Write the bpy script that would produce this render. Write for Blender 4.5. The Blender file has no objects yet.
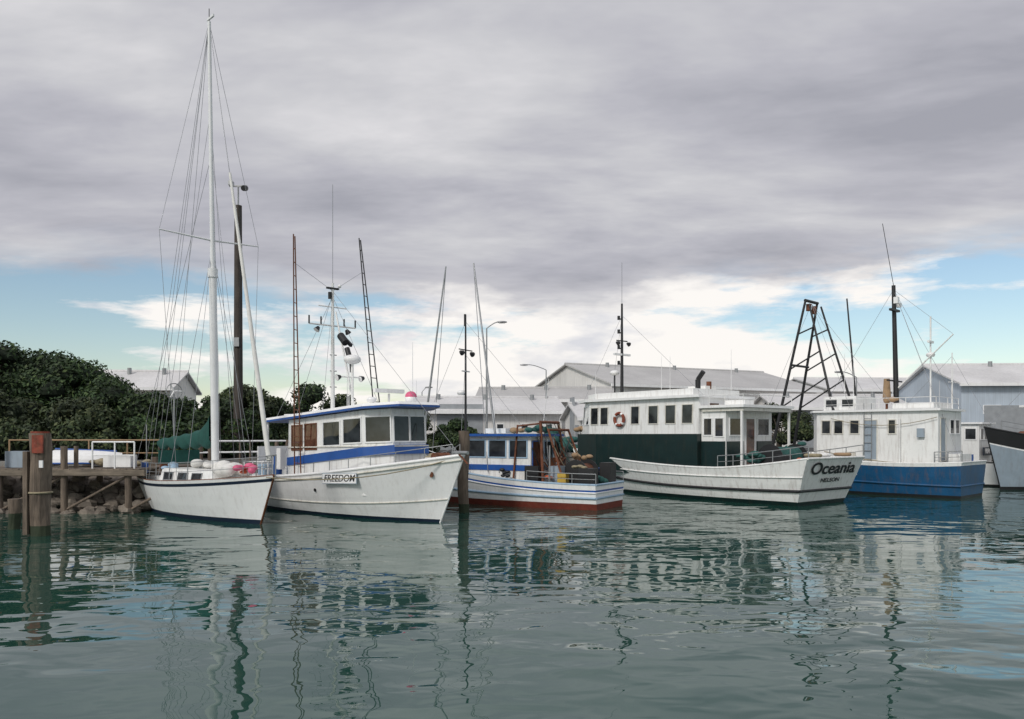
import bpy, math, random
import numpy as np
from mathutils import Vector, Matrix
random.seed(7); np.random.seed(7)
sc=bpy.context.scene
R=math.radians
try:
    sc.view_settings.view_transform='Standard'; sc.view_settings.look='None'; sc.view_settings.exposure=0
except Exception: pass

# ------------------------------------------------------------ materials
def new_mat(name):
    m=bpy.data.materials.new(name); m.use_nodes=True
    nt=m.node_tree; nt.nodes.clear()
    o=nt.nodes.new('ShaderNodeOutputMaterial'); b=nt.nodes.new('ShaderNodeBsdfPrincipled')
    nt.links.new(b.outputs[0],o.inputs[0])
    return m,nt,b
def ramp(nt,fac,stops):
    r=nt.nodes.new('ShaderNodeValToRGB'); cr=r.color_ramp
    while len(cr.elements)<len(stops): cr.elements.new(0.5)
    for e,(p,c) in zip(cr.elements,stops):
        e.position=p; e.color=(c[0],c[1],c[2],1) if hasattr(c,'__len__') else (c,c,c,1)
    nt.links.new(fac,r.inputs[0]); return r.outputs[0]
def mix(nt,fac,a,b,mode='MIX'):
    n=nt.nodes.new('ShaderNodeMix'); n.data_type='RGBA'; n.blend_type=mode
    for s,v in ((0,fac),(6,a),(7,b)):
        if isinstance(v,bpy.types.NodeSocket): nt.links.new(v,n.inputs[s])
        elif s==0: n.inputs[0].default_value=v
        else: n.inputs[s].default_value=(v[0],v[1],v[2],1)
    return n.outputs[2]
def noise(nt,scale,sc3=(1,1,1),detail=3,rough=.55,coord='Object'):
    tc=nt.nodes.new('ShaderNodeTexCoord'); mp=nt.nodes.new('ShaderNodeMapping')
    mp.inputs['Scale'].default_value=sc3
    nt.links.new(tc.outputs[coord],mp.inputs[0])
    n=nt.nodes.new('ShaderNodeTexNoise'); n.inputs['Scale'].default_value=scale
    n.inputs['Detail'].default_value=detail; n.inputs['Roughness'].default_value=rough
    nt.links.new(mp.outputs[0],n.inputs['Vector']); return n.outputs[0]
MC={}
def paint(name,col,rough=.45,var=.18,scale=2.0,grime=0.0,gcol=(.16,.09,.045),metal=0,bump=0,bscale=20):
    if name in MC: return MC[name]
    m,nt,b=new_mat(name)
    n=noise(nt,scale)
    f=ramp(nt,n,[(.3,1-var),(.7,1.0)])
    c=mix(nt,1.0,col,f,'MULTIPLY')
    if grime>0:
        s=noise(nt,3.0,(2.5,2.5,.35),4,.6)
        g=ramp(nt,s,[(.5,0),(.72,grime)])
        c=mix(nt,g,c,gcol)
        s2=noise(nt,9.0,(1,1,1),3,.7)
        g2=ramp(nt,s2,[(.58,0),(.75,grime*.6)])
        c=mix(nt,g2,c,(.2,.18,.15))
    nt.links.new(c,b.inputs['Base Color'])
    b.inputs['Roughness'].default_value=rough; b.inputs['Metallic'].default_value=metal
    if bump>0:
        bn=nt.nodes.new('ShaderNodeBump'); bn.inputs['Strength'].default_value=bump; bn.inputs['Distance'].default_value=.02
        nt.links.new(noise(nt,bscale),bn.inputs['Height']); nt.links.new(bn.outputs[0],b.inputs['Normal'])
    MC[name]=m; return m
def wood(name,col,sc3=(1,1,.12),scale=14):
    m,nt,b=new_mat(name)
    n=noise(nt,scale,sc3,4,.65); n2=noise(nt,1.3)
    c=mix(nt,1.0,col,ramp(nt,n,[(.3,.45),(.7,1.15)]),'MULTIPLY')
    c=mix(nt,1.0,c,ramp(nt,n2,[(.3,.6),(.7,1.1)]),'MULTIPLY')
    nt.links.new(c,b.inputs['Base Color']); b.inputs['Roughness'].default_value=.85
    bn=nt.nodes.new('ShaderNodeBump'); bn.inputs['Strength'].default_value=.7; bn.inputs['Distance'].default_value=.03
    nt.links.new(n,bn.inputs['Height']); nt.links.new(bn.outputs[0],b.inputs['Normal']); return m
def corrugated(name,col,axis=(1,0,0),freq=4.0,rough=.5):
    m,nt,b=new_mat(name)
    tc=nt.nodes.new('ShaderNodeTexCoord'); w=nt.nodes.new('ShaderNodeTexWave')
    w.bands_direction='X' if axis[0] else 'Y'; w.inputs['Scale'].default_value=freq
    nt.links.new(tc.outputs['Object'],w.inputs[0])
    n=noise(nt,.25,(1,1,1),4); n2=noise(nt,1.5,(3,3,.3),3)
    c=mix(nt,1.0,col,ramp(nt,n,[(.3,.8),(.7,1.03)]),'MULTIPLY')
    c=mix(nt,1.0,c,ramp(nt,n2,[(.3,.87),(.7,1.03)]),'MULTIPLY')
    c=mix(nt,.15,c,ramp(nt,w.outputs[1],[(0,.5),(.5,1)]),'MULTIPLY')
    nt.links.new(c,b.inputs['Base Color']); b.inputs['Roughness'].default_value=rough
    return m
white=paint('white_boat_paint',(.88,.88,.865),.35,.08,1.5,.3)
whitec=paint('white_clean_paint',(.89,.89,.89),.3,.06,1.5,.13)
cream=paint('cream_paint',(.74,.72,.65),.45,.15,2,.35)
blue=paint('royal_blue_paint',(.02,.10,.38),.35,.2,2,.12)
hblue=paint('hull_blue_paint',(.012,.10,.24),.4,.3,1.5,.35)
lblue=paint('pale_blue_paint',(.35,.5,.65),.45,.15,2,.2)
greyblue=paint('grey_blue_paint',(.33,.40,.47),.4,.15,2,.2)
navy=paint('navy_paint',(.01,.02,.045),.4,.2)
dgreen=paint('dark_green_paint',(.006,.024,.024),.35,.3,2,.1)
teal=paint('teal_paint',(.03,.3,.28),.5,.2)
red=paint('red_antifoul',(.2,.035,.02),.7,.35,3,.3)
rust=paint('rusty_steel',(.20,.07,.035),.85,.5,6,.4)
black=paint('black_steel',(.02,.02,.022),.5,.3)
galv=paint('galvanised_steel',(.38,.39,.4),.4,.2,5,.1,metal=.6)
alu=paint('mast_white_paint',(.8,.81,.82),.35,.1)
wire=paint('rigging_wire',(.3,.31,.33),.4,.1,metal=.3)
algae=paint('waterline_slime',(.035,.05,.025),.8,.4,4)
deck=paint('deck_paint',(.34,.36,.36),.7,.3,2,.3)
canvasg=paint('green_canvas',(.01,.085,.07),.85,.3,4,bump=.5,bscale=6)
sailc=paint('sail_cloth',(.78,.77,.74),.8,.15,4,bump=.6,bscale=5)
pink=paint('pink_buoy',(.7,.12,.24),.5,.15)
orange=paint('orange_buoy',(.62,.13,.05),.5,.25)
yellow=paint('yellow_crate',(.6,.4,.07),.6,.2)
brownv=paint('varnished_timber',(.17,.06,.025),.4,.4,5)
rope=paint('rope',(.35,.30,.2),.9,.3,10)
skin_t=paint('tan_canvas',(.4,.27,.16),.9,.3)
redtop=paint('red_band_paint',(.33,.07,.04),.8,.6,6,.6)
net=paint('fishing_net',(.04,.14,.125),.95,.5,8,bump=1,bscale=25)
pilew=wood('pile_timber',(.22,.17,.13))
deckw=wood('jetty_timber',(.27,.22,.17),(.15,1,1),10)
polew=wood('pole_timber',(.09,.075,.065),(1,1,.05))
concrete=paint('concrete',(.3,.29,.27),.9,.35,1.2,.3,bump=.4)
rock=paint('rock',(.27,.23,.19),.9,.6,2.5,.2,(.03,.035,.02),bump=1,bscale=5)
asph=paint('yard_asphalt',(.07,.07,.07),.9,.3,.2)
rooflt=corrugated('roof_grey_iron',(.56,.55,.54))
roofwh=corrugated('roof_white_iron',(.74,.73,.73))
wallwh=corrugated('wall_white_cladding',(.86,.84,.81),freq=2)
wallbl=corrugated('wall_blue_cladding',(.56,.64,.73),freq=2)
rdoor=paint('roller_door',(.34,.36,.38),.6,.2)
def glassm(name,col):
    m,nt,b=new_mat(name); b.inputs['Roughness'].default_value=.04; b.inputs['IOR'].default_value=1.5
    c=mix(nt,ramp(nt,noise(nt,1.7,(1,1,1),2),[(.35,0),(.65,1)]),col,(col[0]*3+.01,col[1]*3+.01,col[2]*3+.01))
    nt.links.new(c,b.inputs['Base Color']); return m
glass=glassm('window_glass',(.012,.014,.016)); bglass=glassm('tinted_window',(.05,.02,.012))
# water
def water_mat():
    m,nt,b=new_mat('harbour_water')
    tc=nt.nodes.new('ShaderNodeTexCoord')
    def nz(scale,s3,detail,rough=.5,dist=0,rot=0):
        mp=nt.nodes.new('ShaderNodeMapping'); mp.inputs['Scale'].default_value=s3; mp.inputs['Rotation'].default_value=(0,0,rot)
        nt.links.new(tc.outputs['Object'],mp.inputs[0])
        n=nt.nodes.new('ShaderNodeTexNoise'); n.inputs['Scale'].default_value=scale; n.inputs['Detail'].default_value=detail
        n.inputs['Roughness'].default_value=rough; n.inputs['Distortion'].default_value=dist
        nt.links.new(mp.outputs[0],n.inputs[0]); return n.outputs[0]
    def M(op,a,c):
        n=nt.nodes.new('ShaderNodeMath'); n.operation=op
        for i,v in enumerate((a,c)):
            if isinstance(v,(int,float)): n.inputs[i].default_value=v
            else: nt.links.new(v,n.inputs[i])
        return n.outputs[0]
    A=nz(.62,(.7,1.15,1),1,.4,.6,R(8)); B=nz(2.1,(.8,1.2,1),1,.5,.4,R(-15)); C=nz(.2,(.8,1.2,1),1)
    mask=ramp(nt,nz(.09,(.6,1.4,1),1),[(.38,.35),(.62,1.0)])
    h=M('ADD',M('MULTIPLY',A,1.0),M('MULTIPLY',B,.2))
    h=M('MULTIPLY',h,mask); h=M('ADD',h,M('MULTIPLY',C,.7))
    bn=nt.nodes.new('ShaderNodeBump'); bn.inputs['Strength'].default_value=1; bn.inputs['Distance'].default_value=.08
    nt.links.new(h,bn.inputs['Height']); nt.links.new(bn.outputs[0],b.inputs['Normal'])
    b.inputs['Base Color'].default_value=(.014,.060,.046,1)
    b.inputs['Roughness'].default_value=.012; b.inputs['IOR'].default_value=1.62
    b.inputs['Specular Tint'].default_value=(.8,1,.93,1)
    return m
def leafm(name,c1,c2,c3):
    m,nt,b=new_mat(name); g=nt.nodes.new('ShaderNodeNewGeometry')
    c=ramp(nt,g.outputs['Random Per Island'],[(0,c1),(.6,c2),(1,c3)])
    c=mix(nt,1.0,c,ramp(nt,noise(nt,.5),[(.35,.55),(.65,1.25)]),'MULTIPLY')
    nt.links.new(c,b.inputs['Base Color']); b.inputs['Roughness'].default_value=.7
    return m
leaf=leafm('foliage',(.011,.028,.008),(.027,.062,.015),(.07,.11,.028))
leaf2=leafm('foliage_olive',(.018,.032,.011),(.04,.065,.02),(.085,.10,.035))
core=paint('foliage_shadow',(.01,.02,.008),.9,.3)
bark=wood('bark',(.1,.08,.06))

# ------------------------------------------------------------ builder
V=Vector
ALL=[]
class Part:
    def __init__(s,asm,name,bevel=0):
        s.asm=asm;s.name=name;s.v=[];s.f=[];s.mi=[];s.sm=[];s.m=[];s.bevel=bevel; ALL.append(s)
    def idx(s,m):
        if m not in s.m: s.m.append(m)
        return s.m.index(m)
    def add(s,vs,fs,m,smooth=False):
        o=len(s.v); s.v+= [tuple(v) for v in vs]; i=s.idx(m)
        for f in fs: s.f.append([o+k for k in f]); s.mi.append(i); s.sm.append(smooth)
    def obox(s,c,ax,ay,az,sx,sy,sz,m):
        c=V(c);ax=V(ax)*sx/2;ay=V(ay)*sy/2;az=V(az)*sz/2
        vs=[c+ax*i+ay*j+az*k for k in(-1,1) for j in(-1,1) for i in(-1,1)]
        s.add(vs,[(0,2,3,1),(4,5,7,6),(0,1,5,4),(2,6,7,3),(0,4,6,2),(1,3,7,5)],m)
    def box(s,c,sz,m,rz=0,ry=0):
        q=Matrix.Rotation(rz,3,'Z')@Matrix.Rotation(ry,3,'Y')
        s.obox(c,q@V((1,0,0)),q@V((0,1,0)),q@V((0,0,1)),sz[0],sz[1],sz[2],m)
    def cyl(s,p1,p2,r1,m,r2=None,seg=8,smooth=True):
        p1=V(p1);p2=V(p2); r2=r1 if r2 is None else r2
        d=(p2-p1).normalized(); a=d.orthogonal().normalized(); b=d.cross(a)
        vs=[]
        for p,r in((p1,r1),(p2,r2)):
            for i in range(seg):
                t=2*math.pi*i/seg; vs.append(p+a*math.cos(t)*r+b*math.sin(t)*r)
        s.add(vs,[(i,(i+1)%seg,seg+(i+1)%seg,seg+i) for i in range(seg)],m,smooth)
        s.add(vs[:seg],[tuple(range(seg))[::-1]],m); s.add(vs[seg:],[tuple(range(seg))],m)
    def tube(s,pts,r,m,seg=6):
        for a,b in zip(pts[:-1],pts[1:]):
            if (V(a)-V(b)).length>1e-5: s.cyl(a,b,r,m,seg=seg)
    def sag(s,a,b,sag,r,m,n=8,seg=5):
        a=V(a);b=V(b); s.tube([a.lerp(b,i/n)-V((0,0,sag*4*(i/n)*(1-i/n))) for i in range(n+1)],r,m,seg)
    def ball(s,c,r,m,nu=12,nv=8):
        if not hasattr(r,'__len__'): r=(r,r,r)
        vs=[];fs=[]
        for j in range(nv+1):
            ph=math.pi*j/nv
            for i in range(nu):
                th=2*math.pi*i/nu
                vs.append((c[0]+r[0]*math.sin(ph)*math.cos(th),c[1]+r[1]*math.sin(ph)*math.sin(th),c[2]+r[2]*math.cos(ph)))
        for j in range(nv):
            for i in range(nu): fs.append((j*nu+i,j*nu+(i+1)%nu,(j+1)*nu+(i+1)%nu,(j+1)*nu+i))
        s.add(vs,fs,m,True)
    def prism(s,pb,pt,m,mt=None,mb=None):
        n=len(pb); vs=list(pb)+list(pt)
        s.add(vs,[(i,(i+1)%n,n+(i+1)%n,n+i) for i in range(n)],m)
        s.add(pt,[tuple(range(n))],mt or m); s.add(pb,[tuple(range(n))[::-1]],mb or m)
    def torus(s,c,ax,Rr,r,m,m2=None,n=20,k=8):
        ax=V(ax).normalized(); a=ax.orthogonal().normalized(); b=ax.cross(a); c=V(c)
        for i in range(n):
            vs=[]
            for ii in(i,i+1):
                t=2*math.pi*ii/n; d=a*math.cos(t)+b*math.sin(t)
                for j in range(k):
                    u=2*math.pi*j/k; vs.append(c+d*(Rr+r*math.cos(u))+ax*r*math.sin(u))
            s.add(vs,[(j,(j+1)%k,k+(j+1)%k,k+j) for j in range(k)],(m2 if (m2 and i%5==0) else m),True)
    def win(s,Q,u0,u1,v0,v1,g=None,fm=None,fw=.05,out=None,sill=False):
        g=g or glass; fm=fm or whitec
        A,B,C,D=[V(q) for q in Q]
        def P(u,v): return (A.lerp(B,u)).lerp(D.lerp(C,u),v)
        a,b,c,d=P(u0,v0),P(u1,v0),P(u1,v1),P(u0,v1)
        ce=(a+b+c+d)/4; ux=(b-a).normalized(); n=ux.cross((d-a)).normalized()
        if out is not None and n.dot(V(out))<0: n=-n
        uy=n.cross(ux); 
        if uy.dot(d-a)<0: uy=-uy
        w=((b-a).length+(c-d).length)/2; h=((d-a).length+(c-b).length)/2
        s.obox(ce+n*.006,ux,uy,n,w,h,.012,g)
        for sg in(-1,1):
            s.obox(ce+n*.016+uy*sg*(h/2+fw/2),ux,uy,n,w+2*fw,fw,.032,fm)
            s.obox(ce+n*.016+ux*sg*(w/2+fw/2),ux,uy,n,fw,h,.032,fm)
    def finish(s):
        if not s.v: return
        me=bpy.data.meshes.new(s.name); me.from_pydata(s.v,[],s.f)
        for m in s.m: me.materials.append(m)
        me.polygons.foreach_set('material_index',s.mi); me.polygons.foreach_set('use_smooth',s.sm)
        me.update()
        o=bpy.data.objects.new(s.name,me); sc.collection.objects.link(o)
        if s.asm is not None: o.parent=s.asm.e
        if s.bevel:
            b=o.modifiers.new('bevel','BEVEL'); b.width=s.bevel; b.segments=2; b.limit_method='ANGLE'; b.angle_limit=R(40)
        s.o=o
class Asm:
    def __init__(s,name,loc=(0,0,0),rz=0):
        s.e=bpy.data.objects.new(name,None); s.e.location=loc; s.e.rotation_euler=(0,0,rz); s.e.empty_display_size=.3
        sc.collection.objects.link(s.e)
    def part(s,name,bevel=0): return Part(s,name,bevel)
    def text(s,name,body,loc,xa,ya,size,m,shear=0,off=.006,sx=1.0):
        cu=bpy.data.curves.new(name,'FONT'); cu.body=body; cu.size=size; cu.align_x='CENTER'; cu.align_y='CENTER'; cu.shear=shear
        cu.extrude=.004; cu.offset=off; cu.materials.append(m)
        o=bpy.data.objects.new(name,cu); sc.collection.objects.link(o); o.parent=s.e
        xa=V(xa).normalized(); n=xa.cross(V(ya)).normalized(); ya=n.cross(xa)
        M=Matrix((xa*sx,ya,n)).transposed().to_4x4(); M.translation=V(loc); o.matrix_local=M
def make_hull(P,L,B,sheer,bands,rb=1.2,rs=.3,draft=.6,tf=.8,tm=.4,pw=2.2,em=.22,eb=.9,N=30,bul=.5,dm=None,cm=None,im=None,capr=.05):
    def bw(t):
        if t<tm: return B/2*(tf+(1-tf)*math.sin(t/tm*math.pi/2))
        a=(t-tm)/(1-tm); return B/2*max(.012,1-a**pw)
    def pt(t,z,side=1,out=0):
        s=sheer(t); k=min(1,max(0,(z+draft)/(s+draft))); e=em+(eb-em)*t**2.5
        return V((rs*(1-k)*(1-t)**4+t*L-rb*(1-k)*t**4, side*(bw(t)*k**e+out), z))
    rows=[]; 
    for kind,val,m in bands:
        rows.append((kind,val,m))
    def zr(r,t):
        kind,val,_=r; s=sheer(t)
        return val if kind=='a' else (s+val if kind=='s' else .12+(s-.12)*val)
    full=[('a',-draft,None)]+rows
    ts=[i/N for i in range(N+1)]
    for side in(1,-1):
        grid=[[pt(t,zr(r,t),side) for t in ts] for r in full]
        for j in range(len(full)-1):
            vs=grid[j]+grid[j+1]; n=N+1
            P.add(vs,[(i,i+1,n+i+1,n+i) if side<0 else (i+1,i,n+i,n+i+1) for i in range(N)],full[j+1][2],True)
    for j in range(len(full)-1):  # transom
        z0=zr(full[j],0);z1=zr(full[j+1],0)
        P.add([pt(0,z0,-1),pt(0,z0,1),pt(0,z1,1),pt(0,z1,-1)],[(0,3,2,1)],full[j+1][2])
    dm=dm or deck; im=im or white; cm=cm or white
    th=.07
    inn=[];dk=[]
    for t in ts:
        for side in(1,-1):
            p=pt(t,sheer(t),side); y=side*max(.004,abs(p.y)-th)
            d_=pt(t,sheer(t)-bul,side); yd=side*max(.003,abs(d_.y)-th)
            ofs=.06 if t==0 else (-.06 if t==1 else 0)
            inn.append(V((p.x+ofs,y,p.z))); dk.append(V((d_.x+ofs,yd,p.z-bul)))
    n2=len(inn)
    fs=[(2*i,2*i+2,2*i+3,2*i+1) for i in range(N)]
    P.add(dk,fs,dm)
    for side in(0,1):
        a=inn[side::2]; b=dk[side::2]; n=N+1
        P.add(a+b,[(i,i+1,n+i+1,n+i) for i in range(N)],im,True)
    P.add([inn[0],inn[1],dk[1],dk[0]],[(0,1,2,3)],im)
    for side in(1,-1): P.tube([pt(t,sheer(t),side,-.03) for t in ts],capr,cm)
    P.tube([pt(0,sheer(0),1,-.03),pt(0,sheer(0),-1,-.03)],capr,cm)
    P.tube([pt(1,-.2+ (sheer(1)+.2)*k/6,1) for k in range(7)],.035,cm)
    return pt
def strake(P,pt,f,r,m,t0=0,t1=1,n=30,both=True,tr=True,out=.01):
    for side in((1,-1) if both else (-1,)):
        P.tube([pt(t0+(t1-t0)*i/n,f(t0+(t1-t0)*i/n),side,out) for i in range(n+1)],r,m)
    if tr and t0==0:
        P.tube([pt(0,f(0),1,out),pt(0,f(0),-1,out)],r,m)
def rail(P,pts,h,m,r=.018,mid=True,every=1):
    pts=[V(p) for p in pts]; up=V((0,0,h))
    P.tube([p+up for p in pts],r,m)
    if mid: P.tube([p+up*.5 for p in pts],r*.7,m)
    for p in pts[::every]: P.cyl(p,p+up,r,m)
def whip(P,p,h,m,lean=(0,0)): P.cyl(p,(p[0]+lean[0],p[1]+lean[1],p[2]+h),.018,m,r2=.008,seg=5)
def flood(P,c,m=None,d=(0,-1,-.3)):
    d=V(d).normalized(); c=V(c); P.cyl(c,c+d*.16,.06,m or black,r2=.12,seg=10); P.cyl(c+d*.16,c+d*.17,.11,whitec,seg=10)
def radome(P,c,r=.3): P.cyl(V(c)-V((0,0,.1)),V(c),r*.8,whitec,r2=r,seg=16); P.ball(V(c)+V((0,0,.0)),(r,r,r*.55),whitec,16,8)
def heap(P,c,r,m,n=6,sc=.4):
    for i in range(n):
        a=random.random()*6.28; q=random.random()**.5
        P.ball((c[0]+r[0]*q*math.cos(a),c[1]+r[1]*q*math.sin(a),c[2]+random.random()*r[2]*(1-q*.6)),(sc*random.uniform(.6,1),sc*random.uniform(.6,1),sc*random.uniform(.35,.6)),m,9,6)
def ladderpole(P,b1,b2,t1,t2,m,n=12,r=.025):
    b1,b2,t1,t2=map(V,(b1,b2,t1,t2)); P.cyl(b1,t1,r,m);P.cyl(b2,t2,r,m)
    for i in range(1,n): P.cyl(b1.lerp(t1,i/n),b2.lerp(t2,i/n),r*.7,m,seg=5)

# ------------------------------------------------------------ sailing yacht
Y=Asm('sailing_yacht',(-13.66,30.86,0),R(-45))
h=Y.part('hull')
sh=lambda t:1.12+.45*t**2+.12*(1-t)**2
pt=make_hull(h,9,2.9,sh,[('a',-.15,algae),('a',.06,navy),('a',.14,navy),('r',.3,whitec),('r',.6,whitec),('s',-.2,whitec),('s',-.1,navy),('s',0,whitec)],rb=1.3,rs=1.3,draft=.9,tf=.55,tm=.42,pw=1.9,em=.42,eb=.9,bul=.1,dm=sailc,cm=brownv,capr=.03)
c=Y.part('coachroof',.03)
pb=[(2.2,-.85,1.0),(6.2,-.6,1.15),(6.2,.6,1.15),(2.2,.85,1.0)]; pt_=[(2.3,-.72,1.62),(5.9,-.5,1.6),(5.9,.5,1.6),(2.3,.72,1.62)]
c.prism(pb,pt_,white)
for u in(.08,.36,.62): c.win((pb[0],pb[1],pt_[1],pt_[0]),u,u+.17,.35,.75,out=(0,-1,0),fm=galv,fw=.03)
c.box((1.2,0,1.15),(1.5,1.3,.3),white); c.box((.9,0,1.5),(.3,.5,.5),brownv)
d=Y.part('deck_gear')
heap(d,(6.2,0,1.6),(.9,.45,.25),sailc,12,.38); heap(d,(7.5,-.1,1.65),(.35,.3,.3),pink,7,.2)
heap(d,(3.6,.1,1.72),(.8,.4,.12),sailc,6,.25)
heap(d,(7.0,.1,1.6),(.3,.3,.25),orange,3,.16)
heap(d,(2.2,-.4,1.6),(.3,.3,.2),lblue,3,.2); heap(d,(4.8,.5,1.7),(.3,.3,.2),skin_t,4,.18)
tl=(0,.12,.25,.38,.5,.62,.75,.88,.97)
for s_ in(-1,1): rail(d,[pt(t,sh(t),s_,-.06) for t in tl],.6,galv,.012)
d.tube([pt(.97,sh(.97),-1)+V((0,0,.6)),(9.15,0,2.2),pt(.97,sh(.97),1)+V((0,0,.6))],.02,galv)
d.cyl((9.1,0,1.5),(9.15,0,2.2),.02,galv)
d.box((.7,-.75,1.6),(.5,.08,.4),blue); d.cyl((.3,.5,1.1),(.3,.5,4.4),.03,galv); d.torus((.3,.5,4.5),(1,0,0),.3,.02,galv)
for a in(0,2.1,4.2): d.cyl((.3,.5,4.5),(.3,.5+.28*math.cos(a),4.5+.28*math.sin(a)),.03,whitec)
d.cyl((.2,-.5,1.2),(.2,-.5,3.2),.02,galv); d.box((2.0,0,2.0),(.05,1.5,.5),canvasg); d.cyl((2.9,.4,1.6),(2.9,.4,1.9),.06,galv)
m=Y.part('mast_and_boom')
mt=V((4.50,.0,17.1)); mb=V((5,0,1.4)); ms=mb.lerp(mt,.44)
m.cyl(mb,ms,.13,alu,seg=12); m.cyl(ms,mt,.085,alu,r2=.06,seg=10); m.cyl(ms-V((0,0,.1)),ms+V((0,0,.2)),.17,alu,seg=12)
m.cyl(mt,mt+V((0,0,.45)),.015,black); m.box(mt+V((.1,0,.1)),(.5,.05,.08),alu)
sp=mb.lerp(mt,.515)
for s_ in(-1,1): m.cyl(sp,sp+V((-.1,s_*1.75,.1)),.035,alu,r2=.025)
bm=V((4.85,0,2.7)); be=V((.1,0,2.45)); m.cyl(bm,be,.07,alu)
n=28;k=10;prev=None
for i in range(n+1):
    f=i/n; p=bm.lerp(be,f); r=.22-.12*f; sgn=.06*abs(math.sin(f*math.pi*5)); up_=.03+(.6*math.exp(-f*10))
    ring=[(p.x,math.sin(2*math.pi*a/k)*r*(.8-sgn),p.z+.02+(math.cos(2*math.pi*a/k)*(r+sgn))+(up_ if math.cos(2*math.pi*a/k)>0 else -sgn*2)) for a in range(k)]
    if prev: m.add(prev+ring,[(a,(a+1)%k,k+(a+1)%k,k+a) for a in range(k)],canvasg,True)
    prev=ring
rg=Y.part('rigging')
bow=V((8.85,0,1.55)); w=.0075
rg.cyl(bow,mt,w,wire,seg=5); rg.cyl(bow.lerp(mt,.03),bow.lerp(mt,.64),.085,sailc,r2=.045,seg=8)
rg.cyl((7.3,0,1.5),mb.lerp(mt,.72),w,wire,seg=5)
for s_ in(-1,1):
    for bx,top,viasp in((5,1.0,1),(5.5,.5,0),(4.4,.5,0),(3.6,.8,0),(2.6,.99,0)):
        b0=pt(bx/9,sh(bx/9),s_,-.05); tp=mb.lerp(mt,top)
        if viasp: k_=sp+V((-.1,s_*1.75,.1)); rg.cyl(b0,k_,w,wire,seg=5); rg.cyl(k_,tp,w,wire,seg=5)
        else: rg.cyl(b0,tp,w,wire,seg=5)
    rg.cyl((.05,s_*.5,1.4),mt,w,wire,seg=5)
rg.cyl(be,mt,w,wire,seg=5); rg.cyl((.3,-.9,1.8),mb.lerp(mt,.7),w,wire,seg=5)
rg.cyl((8.2,.3,1.6),mt,w,wire,seg=5)
rg.sag((0,.4,1.2),(-3,1.5,1.6),.15,.018,rope)

# ------------------------------------------------------------ Freedom
F=Asm('fishing_boat',(-9.63,32.93,0),R(-45))
h=F.part('hull')
sh=lambda t:1.2+.98*t**1.9
ptf=make_hull(h,11.5,3.8,sh,[('a',-.1,algae),('a',.1,navy),('r',.2,whitec),('r',.4,whitec),('r',.6,whitec),('r',.8,whitec),('s',-.12,whitec),('s',0,whitec)],rb=1.5,rs=.2,draft=.7,tf=.8,tm=.45,pw=2.3,em=.2,eb=.8,bul=.45,dm=deck,capr=.055,cm=whitec)
strake(h,ptf,lambda t:sh(t)-.15,.035,cream)
strake(h,ptf,lambda t:.42+.35*t**3,.025,cream)
h.cyl(ptf(.93,1.55,-1,.0),ptf(.93,1.55,-1,.03),.09,rust,seg=10); h.cyl(ptf(.5,.9,-1,.0),ptf(.5,.9,-1,.03),.06,black,seg=10)
c=F.part('wheelhouse',.02)
rz=lambda x:3.28+.45*(x-1.5)/7.8
plan=[(3.1,-1.3),(8.0,-1.3),(8.9,-.7),(8.9,.7),(8.0,1.3),(3.1,1.3)]
pb=[V((x,y,.8)) for x,y in plan]; tp=[V((x-(.18 if x>8.5 else .05 if x>5 else 0),y*.97,rz(x)-.03)) for x,y in plan]
c.prism(pb,tp,white)
def q4(i): j=(i+1)%6; return (pb[i],pb[j],tp[j],tp[i])
def vz(z,x=6): return (z-.8)/(rz(x)-.83)
Q=q4(0)
c.win(Q,.06,.2,vz(2.35),.9,bglass,brownv,out=(0,-1,0)); c.win(Q,.25,.4,vz(2.35),.9,bglass,brownv,out=(0,-1,0))
c.win(Q,.50,.71,vz(2.45),.9,out=(0,-1,0)); c.win(Q,.76,.97,vz(2.5),.91,out=(0,-1,0))
c.win(q4(1),.08,.92,vz(2.5),.91,out=(.5,-.8,0)); c.win(q4(2),.04,.48,vz(2.5),.91,out=(1,0,0)); c.win(q4(2),.53,.96,vz(2.5),.91,out=(1,0,0))
c.win(q4(3),.08,.92,vz(2.5),.91,out=(.5,.8,0)); Q=q4(4); c.win(Q,.03,.25,vz(2.5),.9,out=(0,1,0)); c.win(Q,.3,.5,vz(2.5),.9,out=(0,1,0))
bb=[];bt=[]
for x,y in plan:
    z=1.66+.52*(x-3.1)/5.8; s_=1.025; bb.append(V(((x-6)*1.008+6,y*s_,z))); bt.append(V(((x-6)*1.004+6,y*s_,z+.3)))
c.prism(bb,bt,blue)
bb=[V(((x-6)*1.006+6,y*1.015,2.32+.1*(x-3)/5.8)) for x,y in plan]; c.prism(bb,[b+V((0,0,.04)) for b in bb],cream)
c.cyl((8.6,-.5,2.7),(8.45,-.3,3.2),.012,black); c.cyl((8.95,.1,2.6),(8.8,.3,3.2),.012,black)
rf=F.part('roof',.02)
rp=[(1.4,-1.45),(8.2,-1.5),(9.35,-.85),(9.35,.85),(8.2,1.5),(1.4,1.45)]
r0=[V((x,y,rz(x))) for x,y in rp]; r1=[p+V((0,0,.07)) for p in r0]; r2=[V((p.x*.985+.05,p.y*.97,p.z+.09)) for p in r1]
rf.prism(r0,r1,blue); rf.prism([p+V((0,0,.001)) for p in r1],r2,whitec)
rf.box((2.9,0,3.5),(1.6,1.8,.2),white); rf.box((6.2,.3,3.78),(1.1,.9,.16),whitec)
p=F.part('deck_fittings')
for y in(-1.3,1.3): p.cyl((1.6,y,.9),(1.6,y,3.3),.04,whitec); 
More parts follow.
